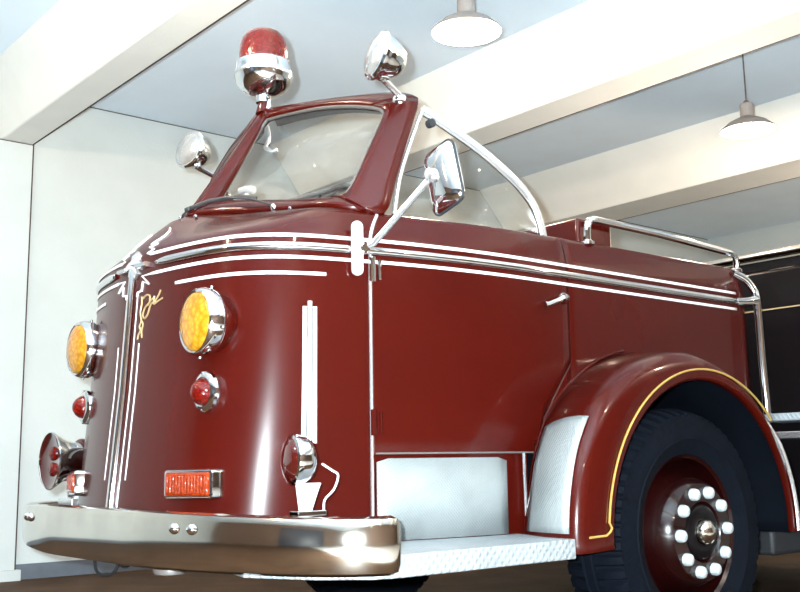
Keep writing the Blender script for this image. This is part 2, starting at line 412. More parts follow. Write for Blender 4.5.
# pinstripes and belt moulding follow the body
def ribbon(us, zlo, zhi, off, n=2):
    rows = []
    for u in us: rows.append([bp(u, zlo + (zhi-zlo)*k/n, off) for k in range(n+1)])
    return rows
UE = uX(4.13)
def stripe(name, u0, u1, z, h, m, mirror=False, off=0.0022, n=90):
    mb = MB().grid(ribbon(frange(u0, u1, n), z - h/2, z + h/2, off))
    if mirror: mb.mir()
    return mb.build(name, m, T, solid=0.0012)
for mir in (False, True):
    stripe('white_pinstripe', uY(0.71), UE, 1.475, 0.0115, M['white'], mir)
    stripe('white_pinstripe', uY(0.69), UE, 1.402, 0.0115, M['white'], mir)
    stripe('white_pinstripe', uY(0.545), uX(1.935), 1.349, 0.0115, M['white'], mir, n=50)
    # half-round chrome belt moulding
    mb = MB(); rows = []
    for u in frange(uY(0.66), uX(4.15), 120):
        b = plan(u)[0]
        h = 0.0135 * min(1, max(0.15, (u - uY(0.66)) * 1.2 + 0.55))
        rows.append([bp(u, 1.4385 - h, 0.002), bp(u, 1.4385 - h*0.75, 0.0085), bp(u, 1.4385, 0.012), bp(u, 1.4385 + h*0.75, 0.0085), bp(u, 1.4385 + h, 0.002)])
    mb.grid(rows)
    if mir: mb.mir()
    mb.build('belt_moulding', M['chrome'], T, solid=0.002, auto=60)

# centre strip, emblem
tube('nose_strip', [bp0(0, z) + Vector((-0.006, 0, 0)) for z in frange(0.455, 1.43, 30)], 0.014, M['chrome'], T, 10, flat=(1.0, 1.1))
for mir in (False, True):
    mb = MB().grid([[bp(uY(0.787), z, 0.002), bp(uY(0.778), z, 0.002)] for z in frange(0.46, 1.335, 30)])
    if mir: mb.mir()
    mb.build('white_pinstripe', M['white'], T, solid=0.0012)
    mb = MB().grid([[bp(uY(0.746), z, 0.002), bp(uY(0.737), z, 0.002)] for z in frange(0.69, 1.16, 20)])
    if mir: mb.mir()
    mb.build('white_pinstripe', M['white'], T, solid=0.0012)
    # zigzag flourishes
    for zz in ([(0.709, 1.475), (0.735, 1.478), (0.700, 1.493), (0.742, 1.503), (0.708, 1.515), (0.752, 1.517), (0.715, 1.545), (0.725, 1.572), (0.752, 1.588)],
               [(0.690, 1.402), (0.755, 1.402), (0.700, 1.365), (0.745, 1.380), (0.748, 1.348), (0.780, 1.345), (0.782, 1.330)]):
        mb = MB().tube([bp(uY(y), z, 0.003) for y, z in zz], 0.0042, 6)
        if mir: mb.mir()
        mb.build('zigzag_pinstripe', M['white'], T, recalc=True)
    # gilt monogram
    for zz in ([(0.735,1.318),(0.715,1.328),(0.690,1.322),(0.690,1.300),(0.715,1.285),(0.728,1.262),(0.715,1.245),(0.695,1.258),(0.680,1.290),(0.655,1.300),(0.635,1.318),(0.625,1.335)],
               [(0.745,1.326),(0.742,1.30),(0.748,1.27),(0.735,1.24),(0.745,1.22),(0.735,1.205),(0.748,1.19),(0.752,1.175)],
               [(0.735,1.24),(0.722,1.225),(0.728,1.205),(0.722,1.178)],
               [(0.66,1.318),(0.66,1.29),(0.635,1.298),(0.61,1.305)], [(0.70,1.29),(0.67,1.31),(0.645,1.292)]):
        if mir: continue
        mb = MB().tube([bp(uY(y), z, 0.002) for y, z in crv(zz, 4)], 0.0034, 6)
        mb.build('gilt_monogram', M['gold_pale'], T, recalc=True)
# winged nose emblem
eb = MB()
xe = 1.60
out = [(0.825,1.505),(0.850,1.490),(0.843,1.472),(0.862,1.466),(0.890,1.452),(0.880,1.444),(0.855,1.440),(0.858,1.415),(0.845,1.402),(0.825,1.388)]
full = out + [(W2-y, z) for y, z in out[::-1][1:-1]]
fr_ = [Vector((bp0(uY(min(y, W2-y)), z).x - 0.010, y, z)) for y, z in full]; bk = [v + Vector((0.02, 0, 0)) for v in fr_]
cN = Vector((bp0(0, 1.45).x - 0.024, 0.825, 1.45)); n_ = len(full)
eb.add(fr_ + bk + [cN], [(i, (i+1) % n_, 2*n_) for i in range(n_)] + [(i, i+n_, (i+1) % n_ + n_, (i+1) % n_) for i in range(n_)])
lab(eb.build('nose_emblem', M['satin'], T, recalc=True, smooth=False), 'chrome winged emblem')
# cap over the moulding beside the emblem
for mir in (False, True):
    mb = MB().tube([bp(uY(y), 1.44, 0.008) for y in (0.785, 0.75, 0.715)], 0.016, 10, flat=(1.0, 0.6))
    if mir: mb.mir()
    mb.build('moulding_cap', M['chrome'], T, recalc=True)

# vertical white bar trim at the front corner
for mir in (False, True):
    for k, (dx, ztop) in enumerate(((-0.0150, 1.240), (0.0, 1.258), (0.0150, 1.240))):
        u = uX(1.884 + dx); e = (uX(1.88) - uX(1.86)) / 0.02
        mb = MB().grid([[bp(u - 0.0068*e, z, 0.002), bp(u - 0.005*e, z, 0.005), bp(u + 0.005*e, z, 0.005), bp(u + 0.0068*e, z, 0.002)] for z in frange(0.80, ztop, 20)])
        if mir: mb.mir()
        mb.build('corner_bar', M['white'], T, solid=0.001)
    for dx in (-0.0075, 0.0075):
        u = uX(1.884 + dx)
        mb = MB().tube([bp(u, z, 0.0065) for z in frange(0.80, 1.235, 12)], 0.0017, 6)
        if mir: mb.mir()
        mb.build('bar_gap', M['seal'], T, recalc=True)

# ------------------------------------------------------------------ windshield surround (red) with two panes
def resample(loop, n):
    pts = [Vector(p) for p in loop]; L = [0]
    for a, b in zip(pts, pts[1:]): L.append(L[-1] + (b-a).length)
    out = []
    for k in range(n):
        s = L[-1]*k/(n-1); i = 0
        while i < len(L)-2 and L[i+1] < s: i += 1
        t = (s - L[i]) / max(1e-9, L[i+1]-L[i]); out.append(pts[i].lerp(pts[i+1], t))
    return out
# edges as four sides, each outer/inner pair: bottom, right, top, centre
o_bot = [(1.803,0.825,1.659),(1.845,0.715,1.655),(1.925,0.59,1.643),(1.957,0.47,1.631),(1.980,0.36,1.620),(1.993,0.28,1.612),(2.008,0.21,1.604),(2.03,0.170,1.596),(2.06,0.145,1.588),(2.10,0.125,1.583)]
i_bot = crv([(1.916,0.777,1.722),(1.950,0.66,1.702),(2.005,0.45,1.667),(2.040,0.28,1.645),(2.055,0.22,1.646)], 6)
o_rgt = crv([(2.10,0.125,1.583),(2.17,0.098,1.586),(2.215,0.100,1.70),(2.265,0.105,1.83),(2.335,0.112,2.0),(2.352,0.125,2.035)], 6)
i_rgt = crv([(2.055,0.22,1.646),(2.080,0.180,1.665),(2.162,0.172,1.827),(2.230,0.176,1.955),(2.248,0.195,1.995),(2.238,0.24,2.018)], 6)
o_top = crv([(2.352,0.125,2.035),(2.340,0.17,2.062),(2.300,0.26,2.082),(2.225,0.50,2.112),(2.138,0.805,2.142),(2.135,0.825,2.143)], 6)
i_top = crv([(2.238,0.24,2.018),(2.215,0.35,2.050),(2.180,0.50,2.078),(2.140,0.68,2.093),(2.112,0.765,2.090)], 6)
o_cen = [(2.135,0.825,2.143),(1.97,0.825,1.90),(1.803,0.825,1.659)]
i_cen = crv([(2.112,0.765,2.090),(2.098,0.785,2.058),(2.01,0.789,1.895),(1.925,0.789,1.744),(1.916,0.777,1.722)], 6)
def wframe():
    mb = MB()
    for a, b, n in ((o_bot, i_bot, 24), (o_rgt, i_rgt, 24), (o_top, i_top, 24), (o_cen, i_cen, 16)):
        A = resample(a, n); B = resample(b, n)
        rows = []
        for p, q in zip(A, B):
            bul = Vector((-0.006, -0.003, 0.004))
            rows.append([p, p.lerp(q, 0.3) + bul, p.lerp(q, 0.7) + bul, q])
        mb.grid(rows)
    return mb
both = wframe(); o2 = wframe().mir(); both.add(o2.v, o2.f)
mesh('windshield_surround', both.v, both.f, M['maroon'], T, solid=0.03, off=0, auto=50, recalc=False)
for mir in (False, True):
    loop = resample(i_bot, 14)[:-1] + resample(i_rgt, 14)[:-1] + resample(i_top, 14)[:-1] + resample(i_cen, 10)[:-1]
    mb = MB().tube([p + Vector((-0.004, 0, 0)) for p in loop] + [loop[0] + Vector((-0.004, 0, 0))], 0.0075, 8, cap=False)
    if mir: mb.mir()
    fr2 = mb.build('windshield_seal', M['grey_seal'], T, recalc=True)
    c = sum(loop, Vector()) / len(loop)
    vv = [p + Vector((0.006, 0, 0)) for p in loop] + [c + Vector((0.006, 0, 0))]
    mb = MB().add(vv, [(i, (i+1) % len(loop), len(loop)) for i in range(len(loop))])
    if mir: mb.mir()
    lab(mb.build('windshield_pane', M['glass'], T, solid=0.004), 'clear flat windshield glass')
# dark inner header trim, centre mirror hook
for mir in (False, True):
    rows = [[p + Vector((0.030, 0, 0.010)), p + Vector((0.045, 0, -0.016)), p + Vector((0.060, 0, -0.012)), p + Vector((0.062, 0, 0.02))] for p in resample(i_top, 20)]
    mb = MB().grid(rows)
    if mir: mb.mir()
    mb.build('header_trim', M['seal'], T, solid=0.005, recalc=True)
tube('inner_hook', crv([(2.12,0.80,2.10),(2.16,0.84,2.085),(2.185,0.87,2.06),(2.165,0.86,2.02),(2.15,0.84,2.0),(2.165,0.82,1.985),(2.18,0.80,1.99)], 5), 0.008, M['plated'], T, 8)
tube('defroster_nozzle', [(2.16,1.05,1.865), (2.17,1.02,1.870), (2.18,0.98,1.862)], 0.018, M['plated'], T, 10)
tube('defroster_stem', [(2.17,1.02,1.865), (2.175,1.02,1.70)], 0.008, M['plated'], T, 8)
# wipers
for mir in (False, True):
    mb = MB().tube([my(p, mir) for p in ((1.945,0.47,1.658),(1.905,0.55,1.690),(1.865,0.66,1.712),(1.835,0.78,1.708))], 0.004, 8)
    wb = mb.build('wiper', M['black'], T, recalc=True)
    mb = MB().tube([my(p, mir) for p in ((1.795,0.84,1.690),(1.840,0.74,1.712),(1.890,0.60,1.708),(1.920,0.53,1.690))], 0.0065, 8, flat=(0.5, 1.3))
    mb.build('wiper_blade', M['black'], wb, recalc=True)
    mb = MB().lathe([(0.012, 0), (0.012, 0.02), (0.006, 0.03)], my((1.957,0.465,1.632), mir), (-0.4, 0, 1), 14, cap0=True, cap1=True)
    mb.build('wiper_pivot', M['chrome'], wb, recalc=True)
for k, yy in enumerate((0.79, 0.70, 0.33)):
    lathe('cowl_screw', [(0.007, 0), (0.006, 0.006), (0.002, 0.009)], bp(uY(yy), 1.64 - 0.01*k, 0.0) + Vector((0.0, 0, 0.004)), (-0.5, 0, 1), M['chrome'], T, 10, cap1=True)

# ------------------------------------------------------------------ side window frames
def side_window(mirror):
    P = lambda L: [my(p, mirror) for p in L]
    top = crv([(2.352,0.105,2.005),(2.45,0.085,1.958),(2.60,0.06,1.885),(2.74,0.05,1.808),(2.81,0.048,1.762),(2.862,0.046,1.710),(2.898,0.046,1.64),(2.912,0.046,1.585)], 5)
    f = MB().tube(P(top), 0.013, 8, flat=(1.0, 1.0)).build('side_window_frame', M['satin'], T, recalc=True)
    inner = []
    for i, (x, y, z) in enumerate(top):
        a, b = top[max(0, i-1)], top[min(len(top)-1, i+1)]; t = Vector((b[0]-a[0], 0, b[2]-a[2])).normalized()
        inner.append((x + t.z*0.022, y, z - t.x*0.022))
    MB().tube(P(inner), 0.006, 8).build('glass_channel', M['chrome'], f, recalc=True)
    fr = [(2.345,0.10,1.985),(2.285,0.10,1.85),(2.235,0.098,1.72),(2.205,0.095,1.585)]
    MB().tube(P(crv(fr, 4)), 0.009, 8).build('vent_post', M['satin'], f, recalc=True)
    loop = [Vector(p) for p in fr[::-1]] + [Vector(p) for p in top[1:]]
    loop = [my(p, mirror) for p in loop]; c = sum(loop, Vector()) / len(loop)
    lab(MB().add(loop + [c], [(i, (i+1) % len(loop), len(loop)) for i in range(len(loop))]).build('side_glass', M['glass'], f, solid=0.004), 'clear triangular side glass')
    MB().lathe([(0.016,-0.012),(0.016,0.012)], my((2.375,0.085,1.945), mirror), (0,1,0), 12, cap0=True, cap1=True).build('latch', M['black'], f, recalc=True)
side_window(False); side_window(True)

# ------------------------------------------------------------------ cab interior
seat = MB().box((2.75, 0.15, 0.95), (3.08, 1.55, 1.15)).build('bench_seat', M['seat'], T, bevel=0.03)
MB().box((3.02, 0.15, 1.1), (3.11, 1.55, 1.56)).build('seat_back', M['seat'], seat, bevel=0.03)
bx('cab_floor', (1.95, 0.25, 0.78), (3.15, 1.45, 0.80), M['black'], T)
swc = Vector((2.165, 0.50, 1.735)); swa = Vector((-0.35, 0, 0.94)).normalized()
sx = Vector((0, 1, 0)); sy = swa.cross(sx)
sw = MB().tube([swc + 0.145*(math.cos(t)*sx + math.sin(t)*sy) for t in frange(0, 2*PI, 41)], 0.010, 8, cap=False).build('steering_wheel', M['seal'], T, recalc=True)
spk = MB()
for k in range(3):
    t = 2*PI*k/3 + 0.5; spk.tube([swc - swa*0.02, swc + 0.145*(math.cos(t)*sx + math.sin(t)*sy)], 0.007, 6)
spk.tube([swc, swc - swa*0.55], 0.02, 10)
spk.build('steering_column', M['seal'], sw, recalc=True)
# bulkhead behind the seats, maroon
bx('bulkhead', (3.13, 0.06, 1.35), (3.34, 1.64, 1.700), M['maroon'], T, bevel=0.012)
# grab rail along the body top
for mir in (False, True):
    rail = crv([(3.155,0.035,1.59),(3.15,0.03,1.65),(3.165,0.028,1.685),(3.20,0.026,1.692)], 4)[:-1] + [(3.20,0.026,1.692),(3.6,0.024,1.688),(4.14,0.022,1.668)] + [(4.185,0.024,1.660),(4.20,0.028,1.63),(4.205,0.032,1.585)]
    mb = MB().tube(rail, 0.0150, 10, flat=(1, 1))
    if mir: mb.mir()
    g = mb.build('grab_rail', M['chrome'], T, recalc=True)
    for x in (3.155, 4.203):
        mb = MB().lathe([(0.03, 0), (0.03, 0.012), (0.02, 0.02)], (x, 0.036, 1.585), (0, 0, 1), 16, cap1=True)
        if mir: mb.mir()
        mb.build('rail_foot', M['chrome'], g, recalc=True)
    # rear corner handrail
    mb = MB().tube(crv([(4.15,0.02,1.575),(4.21,-0.005,1.545),(4.245,-0.02,1.50),(4.255,-0.03,1.44),(4.262,-0.03,1.2),(4.275,-0.03,0.93)], 5), 0.0185, 12, radii=None)
    if mir: mb.mir()
    h = mb.build('rear_handrail', M['chrome'], T, recalc=True)
    mb = MB().tube([(4.13,0.0,1.436),(4.18,-0.018,1.438),(4.25,-0.028,1.452)], 0.02, 12)
    if mir: mb.mir()
    mb.build('rail_clamp', M['chrome'], h, recalc=True)
# body rear panel and deck
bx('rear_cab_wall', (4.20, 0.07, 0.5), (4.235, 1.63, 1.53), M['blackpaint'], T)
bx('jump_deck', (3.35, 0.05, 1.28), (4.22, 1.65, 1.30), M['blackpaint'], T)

# pump body standing behind the cab, wider than it
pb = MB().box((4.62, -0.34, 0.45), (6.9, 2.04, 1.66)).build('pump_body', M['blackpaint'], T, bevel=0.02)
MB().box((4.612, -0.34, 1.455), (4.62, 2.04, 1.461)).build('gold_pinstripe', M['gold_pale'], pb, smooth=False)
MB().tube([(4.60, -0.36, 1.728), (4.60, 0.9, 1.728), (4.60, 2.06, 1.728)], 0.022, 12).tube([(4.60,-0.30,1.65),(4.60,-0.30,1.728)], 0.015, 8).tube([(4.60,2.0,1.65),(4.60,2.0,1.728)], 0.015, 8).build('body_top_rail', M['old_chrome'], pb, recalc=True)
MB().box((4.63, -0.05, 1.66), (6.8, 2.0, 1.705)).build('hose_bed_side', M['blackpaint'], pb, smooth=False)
st = MB().box((4.34, -0.33, 0.90), (4.62, 0.10, 0.935)).build('rear_step', M['deck'], T, bevel=0.006)
MB().box((4.30, -0.33, 0.82), (4.62, 0.12, 0.85)).build('step_trim', M['satin'], st, bevel=0.004)
bx('chassis_rail', (1.75, 0.42, 0.42), (6.8, 0.52, 0.56), M['black'], T)
bx('chassis_rail', (1.75, 1.18, 0.42), (6.8, 1.28, 0.56), M['black'], T)
bx('underbody_tank', (4.30, 0.0, 0.30), (6.8, 1.7, 0.47), M['black'], T, bevel=0.02)
tube('front_axle', [(3.36, 0.1, 0.40), (3.36, 1.6, 0.40)], 0.055, M['black'], T)

# ------------------------------------------------------------------ fender
WC = Vector((3.36, 0, 0.465))
def rtab(tab, a):
    tab = sorted(tab)
    if a <= tab[0][0]: return tab[0][1]
    if a >= tab[-1][0]: return tab[-1][1]
    P = [tab[0]] + tab + [tab[-1]]
    for i in range(1, len(P)-2):
        if P[i][0] <= a <= P[i+1][0]:
            t = (a - P[i][0]) / (P[i+1][0] - P[i][0]); p0, p1, p2, p3 = P[i-1][1], P[i][1], P[i+1][1], P[i+2][1]
            return 0.5*((2*p1)+(-p0+p2)*t+(2*p0-5*p1+4*p2-p3)*t*t+(-p0+3*p1-3*p2+p3)*t**3)
T_OUT = [(182,.75),(166,.753),(154,.756),(142,.749),(129,.729),(114,.697),(95,.670),(82,.650),(68,.636),(51,.622),(33,.610),(18,.603),(-2,.600)]
T_JUN = [(182,.66),(168,.643),(152,.657),(137,.673),(122,.676),(107,.685),(91,.700),(71,.715),(54,.715),(37,.70),(16,.666),(-2,.64)]
R_IN = 0.562
def fpt(a, r, y): return Vector((WC.x + r*math.cos(R(a)), y, WC.z + r*math.sin(R(a))))
def fsec(a, k):
    """k 0..1 over the outer skin from the body to the lip"""
    ro, rj = rtab(T_OUT, a), rtab(T_JUN, a)
    S = [(0.012, rj), (-0.03, rj*0.72+ro*0.28), (-0.10, rj*0.4+ro*0.6 + 0.004), (-0.18, rj*0.12+ro*0.88+0.004), (-0.25, ro+0.002), (-0.290, ro-0.003), (-0.315, ro-0.018), (-0.327, ro-0.045 if ro > .66 else ro-0.03),
         (-0.331, (ro-0.045)*0.5+R_IN*0.5+0.01), (-0.329, R_IN+0.012), (-0.322, R_IN), (-0.300, R_IN)]
    return S
AN = frange(182.5, -2.5, 76)
for mir in (False, True):
    rows = [[fpt(a, r, y) for y, r in fsec(a, 0)] for a in AN]
    mb = MB().grid(rows)
    if mir: mb.mir()
    fe = mb.build('front_fender', M['maroon'], T, solid=0.006, off=-1, auto=60)
    # gold line near the wheel opening, turning forward along the bottom
    g = [fpt(a, R_IN + 0.040 + 0.0*a, -0.3345) for a in frange(44, 174, 60)]
    g += [Vector((2.772,-0.3345,0.510)), Vector((2.762,-0.3345,0.497)), Vector((2.742,-0.3345,0.487)), Vector((2.66,-0.3345,0.485))]
    mb = MB().tube(g, 0.0042, 6)
    if mir: mb.mir()
    mb.build('gold_pinstripe', M['gold'], fe, recalc=True)
    mb = MB().tube([fpt(a, R_IN + 0.020, -0.326) for a in frange(47, -2, 30)], 0.013, 10, radii=[0.004+0.010*min(1,k/8) for k in range(30)])  # bright bead modelled in place of the highlight on the rear lip
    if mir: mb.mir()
    lab(mb.build('fender_edge_highlight', M['satin'], fe, recalc=True), 'bright bead put in as the highlight on the fender edge')
    # tread plate on the leading face
    rows = []
    for a in frange(177.5, 146.5, 16):
        S = fsec(a, 0); row = []
        for y in frange(-0.055, -0.292, 8):
            for (ya, ra), (yb, rb) in zip(S, S[1:]):
                if yb <= y <= ya: row.append(fpt(a, ra + (rb-ra)*(ya-y)/(ya-yb) + 0.006, y)); break
        rows.append(row)
    mb = MB().grid(rows)
    if mir: mb.mir()
    mb.build('tread_plate', M['plate'], fe, solid=0.003, recalc=True)
    # bright bead where the fender meets the body
    mb = MB().tube([fpt(a, rtab(T_JUN, a) + 0.006, -0.004) for a in frange(182, 95, 40)], 0.006, 8)
    if mir: mb.mir()
    mb.build('fender_bead', M['maroon'], fe, recalc=True)
    # wheel well liner
    rows = [[fpt(a, R_IN + 0.012, y) for y in (-0.30, 0.0, 0.20, 0.42)] + [fpt(a, 0.3, 0.42)] for a in frange(183, -3, 40)]
    mb = MB().grid(rows)
    if mir: mb.mir()
    mb.build('wheel_well', M['well'], fe, solid=0.004)

# ------------------------------------------------------------------ wheels
def wheel(mirror):
    s = 1.7 if mirror else 0.0
    ax = Vector((0, 1, 0)) if mirror else Vector((0, -1, 0))
    o = Vector((3.367, W2 - (-0.105) if mirror else -0.105, 0.465))
    prof = [(0.285,-0.10),(0.33,-0.125),(0.39,-0.138),(0.43,-0.132),(0.447,-0.118),(0.463,-0.07),(0.463,-0.03),(0.456,-0.026),(0.456,-0.016),(0.463,-0.012),(0.463,0.012),(0.456,0.016),(0.456,0.026),(0.463,0.03),(0.463,0.07),(0.447,0.118),(0.435,0.134),(0.425,0.133),(0.39,0.142),(0.35,0.140),(0.345,0.144),(0.34,0.140),(0.31,0.130),(0.288,0.116),(0.280,0.10)]
    def rm(i, k, r_):
        g = (k % 6) < 2
        if g and i in (4, 5, 14, 15): return r_ - 0.016
        if g and i in (3, 16): return r_ - 0.008
        return r_
    ti = lathe('tire', prof, o, ax, M['tire'], T, 336, rmod=rm, auto=28)
    rim = [(0.262,-0.10),(0.262,0.06),(0.272,0.108),(0.284,0.118),(0.287,0.112),(0.287,0.09)]
    w_ = lathe('wheel_rim', rim, o, ax, M['maroon_dark'], T, 64, cap0=False)
    disc = [(0.264,0.02),(0.245,0.03),(0.228,0.07),(0.205,0.130),(0.190,0.158),(0.178,0.170),(0.112,0.173),(0.108,0.166),(0.10,0.160)]
    lathe('wheel_disc', disc, o, ax, M['maroon_dark'], w_, 64)
    lathe('hub', [(0.101,0.16),(0.098,0.172),(0.085,0.178),(0.05,0.176),(0.045,0.17)], o, ax, M['blackpaint'], w_, 40, cap1=True)
    lathe('hub_cap', [(0.046,0.17),(0.046,0.19),(0.040,0.203),(0.022,0.214),(0.004,0.217)], o, ax, M['old_chrome'], w_, 28, cap1=True)
    for k in range(10):
        t = 2*PI*k/10 + 0.05
        c = o + Vector((0.1475*math.cos(t), 0, 0.1475*math.sin(t)))
        nb = MB().lathe([(0.023,0.168),(0.023,0.186),(0.020,0.194),(0.012,0.199),(0.002,0.201)], c, ax, 12)
        nb.build('wheel_nut', M['nut'], w_, recalc=True, auto=30)
wheel(False); wheel(True)

# ------------------------------------------------------------------ running boards and plates
for mir in (False, True):
    mb = MB()
    top = [(1.56,0.0),(1.66,-0.20),(1.78,-0.315),(1.86,-0.335),(2.612,-0.315),(2.612,-0.27),(2.70,0.06),(1.9,0.10),(1.60,0.15)]
    v = [(x, y, 0.483) for x, y in top] + [(x, y, 0.420) for x, y in top]; n = len(top)
    mb.add(v, [tuple(range(n)), tuple(range(n, 2*n))[::-1]] + [(i, i+n, (i+1) % n + n, (i+1) % n) for i in range(n)])
    if mir: mb.mir()
    mb.build('running_board', M['deck'], T, recalc=True, bevel=0.004, auto=30)
    # tread plate on the rocker panel
    rows = []
    for x in frange(2.105, 2.628, 14):
        y = plan(uX(x))[1] + 0.004
        rows.append([Vector((x, y, z)) for z in (0.486, 0.6, 0.75)])
    q = rows[0][2]; rows[0][2] = q - Vector((0, 0, 0.012)); q = rows[-1][2]; rows[-1][2] = q - Vector((0, 0, 0.012))
    mb = MB().grid(rows)
    if mir: mb.mir()
    mb.build('tread_plate', M['plate'], T, solid=0.004, recalc=True)
    mb = MB().tube([(2.712, -0.004, 0.486), (2.708, -0.004, 0.764)], 0.006, 8)
    if mir: mb.mir()
    mb.build('rocker_edge_bead', M['satin'], T, recalc=True)

# ------------------------------------------------------------------ bumper
half = crv([(1.447,0.825),(1.447,0.60),(1.449,0.45),(1.466,0.30),(1.497,0.135),(1.540,-0.02),(1.592,-0.165),(1.660,-0.275),(1.735,-0.340),(1.79,-0.362),(1.830,-0.362),(1.852,-0.335)], 5)
full = [(x, W2-y) for x, y in half[::-1][:-1]] + half
rows = []
N = len(full)
for i, (x, y) in enumerate(full):
    a = Vector(full[max(0, i-1)]); b = Vector(full[min(N-1, i+1)]); t = (b-a).normalized(); nrm = Vector((-abs(t.y) if True else 0, 0))
    nrm = Vector((t.y, -t.x));
    if nrm.x > 0 and abs(y-0.825) < 1.0: nrm = -nrm
    if (y < 0.825 and nrm.y > 0.05) or (y > 0.825 and nrm.y < -0.05): nrm = -nrm
    e = min(1.0, min(i, N-1-i) / 5.0)
    e2 = min(1.0, max(0, (abs(y-0.825) - 0.35)) / 0.75)
    zt = 0.602 - 0.012*e2 - 0.010*(1-e); zb_ = 0.428 + 0.006*e2 + 0.012*(1-e)
    h = zt - zb_
    S = [(-0.045, zb_ + 0.006), (-0.018, zb_), (-0.002, zb_ + 0.008), (0.004, zb_ + 0.028), (0.006, zb_ + h*0.5), (0.004, zt - 0.024), (-0.003, zt - 0.007), (-0.018, zt), (-0.05, zt - 0.004)]
    rows.append([Vector((x + nrm.x*d, y + nrm.y*d, z)) for d, z in S])
bmp = MB().grid(rows).build('front_bumper', M['old_chrome'], T, solid=0.004, off=0, recalc=True, auto=40)
def bump_pt(y, z=0.53):
    for (x0, y0), (x1, y1) in zip(half, half[1:]):
        if y1 <= y <= y0: return Vector((x0 + (x1-x0)*(y0-y)/(y0-y1), y, z))
for mir in (False, True):
    for yb in (0.245, 0.165):
        p = bump_pt(yb, 0.552)
        mb = MB().lathe([(0.017,0),(0.017,0.006),(0.012,0.014),(0.003,0.018)], p + Vector((-0.004, -0.002, 0)), (-0.95, -0.33, 0), 16, cap1=True)
        if mir: mb.mir()
        mb.build('bumper_bolt', M['chrome'], bmp, recalc=True)
    mb = MB().box((1.50, 0.40, 0.46), (1.8, 0.48, 0.56))
    if mir: mb.mir()
    mb.build('bumper_bracket', M['black'], bmp, smooth=False)
# loops of cable and a tow eye hanging under the bumper
MB().tube(crv([(1.62,1.16,0.44),(1.60,1.10,0.37),(1.60,1.03,0.352),(1.61,0.96,0.37),(1.62,0.92,0.44)], 6), 0.006, 6).tube(crv([(1.66,1.10,0.44),(1.64,1.02,0.395),(1.65,0.94,0.385),(1.66,0.88,0.44)], 6), 0.005, 6).build('hanging_cable', M['black'], T, recalc=True)
MB().lathe([(0.004,0.0),(0.05,0.008),(0.058,0.03),(0.05,0.06),(0.02,0.075)], (1.60, 0.52, 0.385), (0, 0, 1), 24, cap0=True, cap1=True).build('under_bumper_horn', M['satin'], T, recalc=True)
tube('horn_bracket', [(1.60, 0.52, 0.45), (1.66, 0.52, 0.50)], 0.012, M['black'], T, 8)

# ------------------------------------------------------------------ head lamps and marker lamps
def headlamp(mirror):
    o = my((1.672, 0.350, 1.193), mirror); ax = (-1, 0, 0)
    b = lathe('headlamp', [(0.076,-0.03),(0.094,0.0),(0.104,0.03),(0.106,0.05)], o, ax, M['maroon'], T, 40)
    lathe('chrome_ring', [(0.106,0.035),(0.111,0.040),(0.113,0.048),(0.112,0.070),(0.107,0.088),(0.101,0.094),(0.095,0.091)], o, ax, M['chrome'], b, 48)
    lathe('lens', [(0.096,0.086),(0.092,0.095),(0.075,0.104),(0.04,0.111),(0.004,0.113)], o, ax, M['amber'], b, 40, cap1=True)
    s = Vector(o)
    for a in (0.4, 1.9, 3.4, 5.0):
        c = s + Vector((-0.052, 0.113*math.cos(a), 0.113*math.sin(a)))
        lathe('ring_screw', [(0.006,0),(0.006,0.006),(0.002,0.009)], c, (0, math.cos(a), math.sin(a)), M['chrome'], b, 8, cap1=True)
headlamp(False); headlamp(True)
def marker(mirror):
    o = my((1.640, 0.350, 0.968), mirror); ax = (-1, -0.08 if not mirror else 0.08, 0)
    b = lathe('marker_lamp', [(0.030,-0.03),(0.058,-0.005),(0.067,0.012),(0.065,0.022),(0.058,0.028),(0.048,0.031),(0.043,0.029)], o, ax, M['chrome'], T, 40)
    lathe('lens', [(0.044,0.027),(0.041,0.040),(0.031,0.054),(0.016,0.064),(0.002,0.067)], o, ax, M['red_lens'], b, 32, cap1=True)
    for sgn in (1, -1):
        lathe('ring_screw', [(0.006,0),(0.005,0.007),(0.001,0.009)], o + Vector((-0.022, 0, 0.060*sgn)), (-1, 0, 0), M['chrome'], b, 8, cap1=True)
marker(False); marker(True)
def rrect(w_, h_, r_, n=5):
    out = []
    for cx, cy, a0 in ((w_/2-r_, h_/2-r_, 0), (-w_/2+r_, h_/2-r_, 90), (-w_/2+r_, -h_/2+r_, 180), (w_/2-r_, -h_/2+r_, 270)):
        for k in range(n): a = R(a0 + 90*k/(n-1)); out.append((cx + r_*math.cos(a), cy + r_*math.sin(a)))
    return out
def stack(mb, c, X, Y, Z, layers):
    """layers: (w, h, r, depth) rounded rectangles lofted along Z"""
    rows = [[c + X*a + Y*b + Z*d for a, b in rrect(w_, h_, r_)] for w_, h_, r_, d in layers]
    base = len(mb.v); mb.grid(rows, True); n = len(rows[0])
    mb.f.append(tuple(base + (len(rows)-1)*n + k for k in range(n)))
    return mb
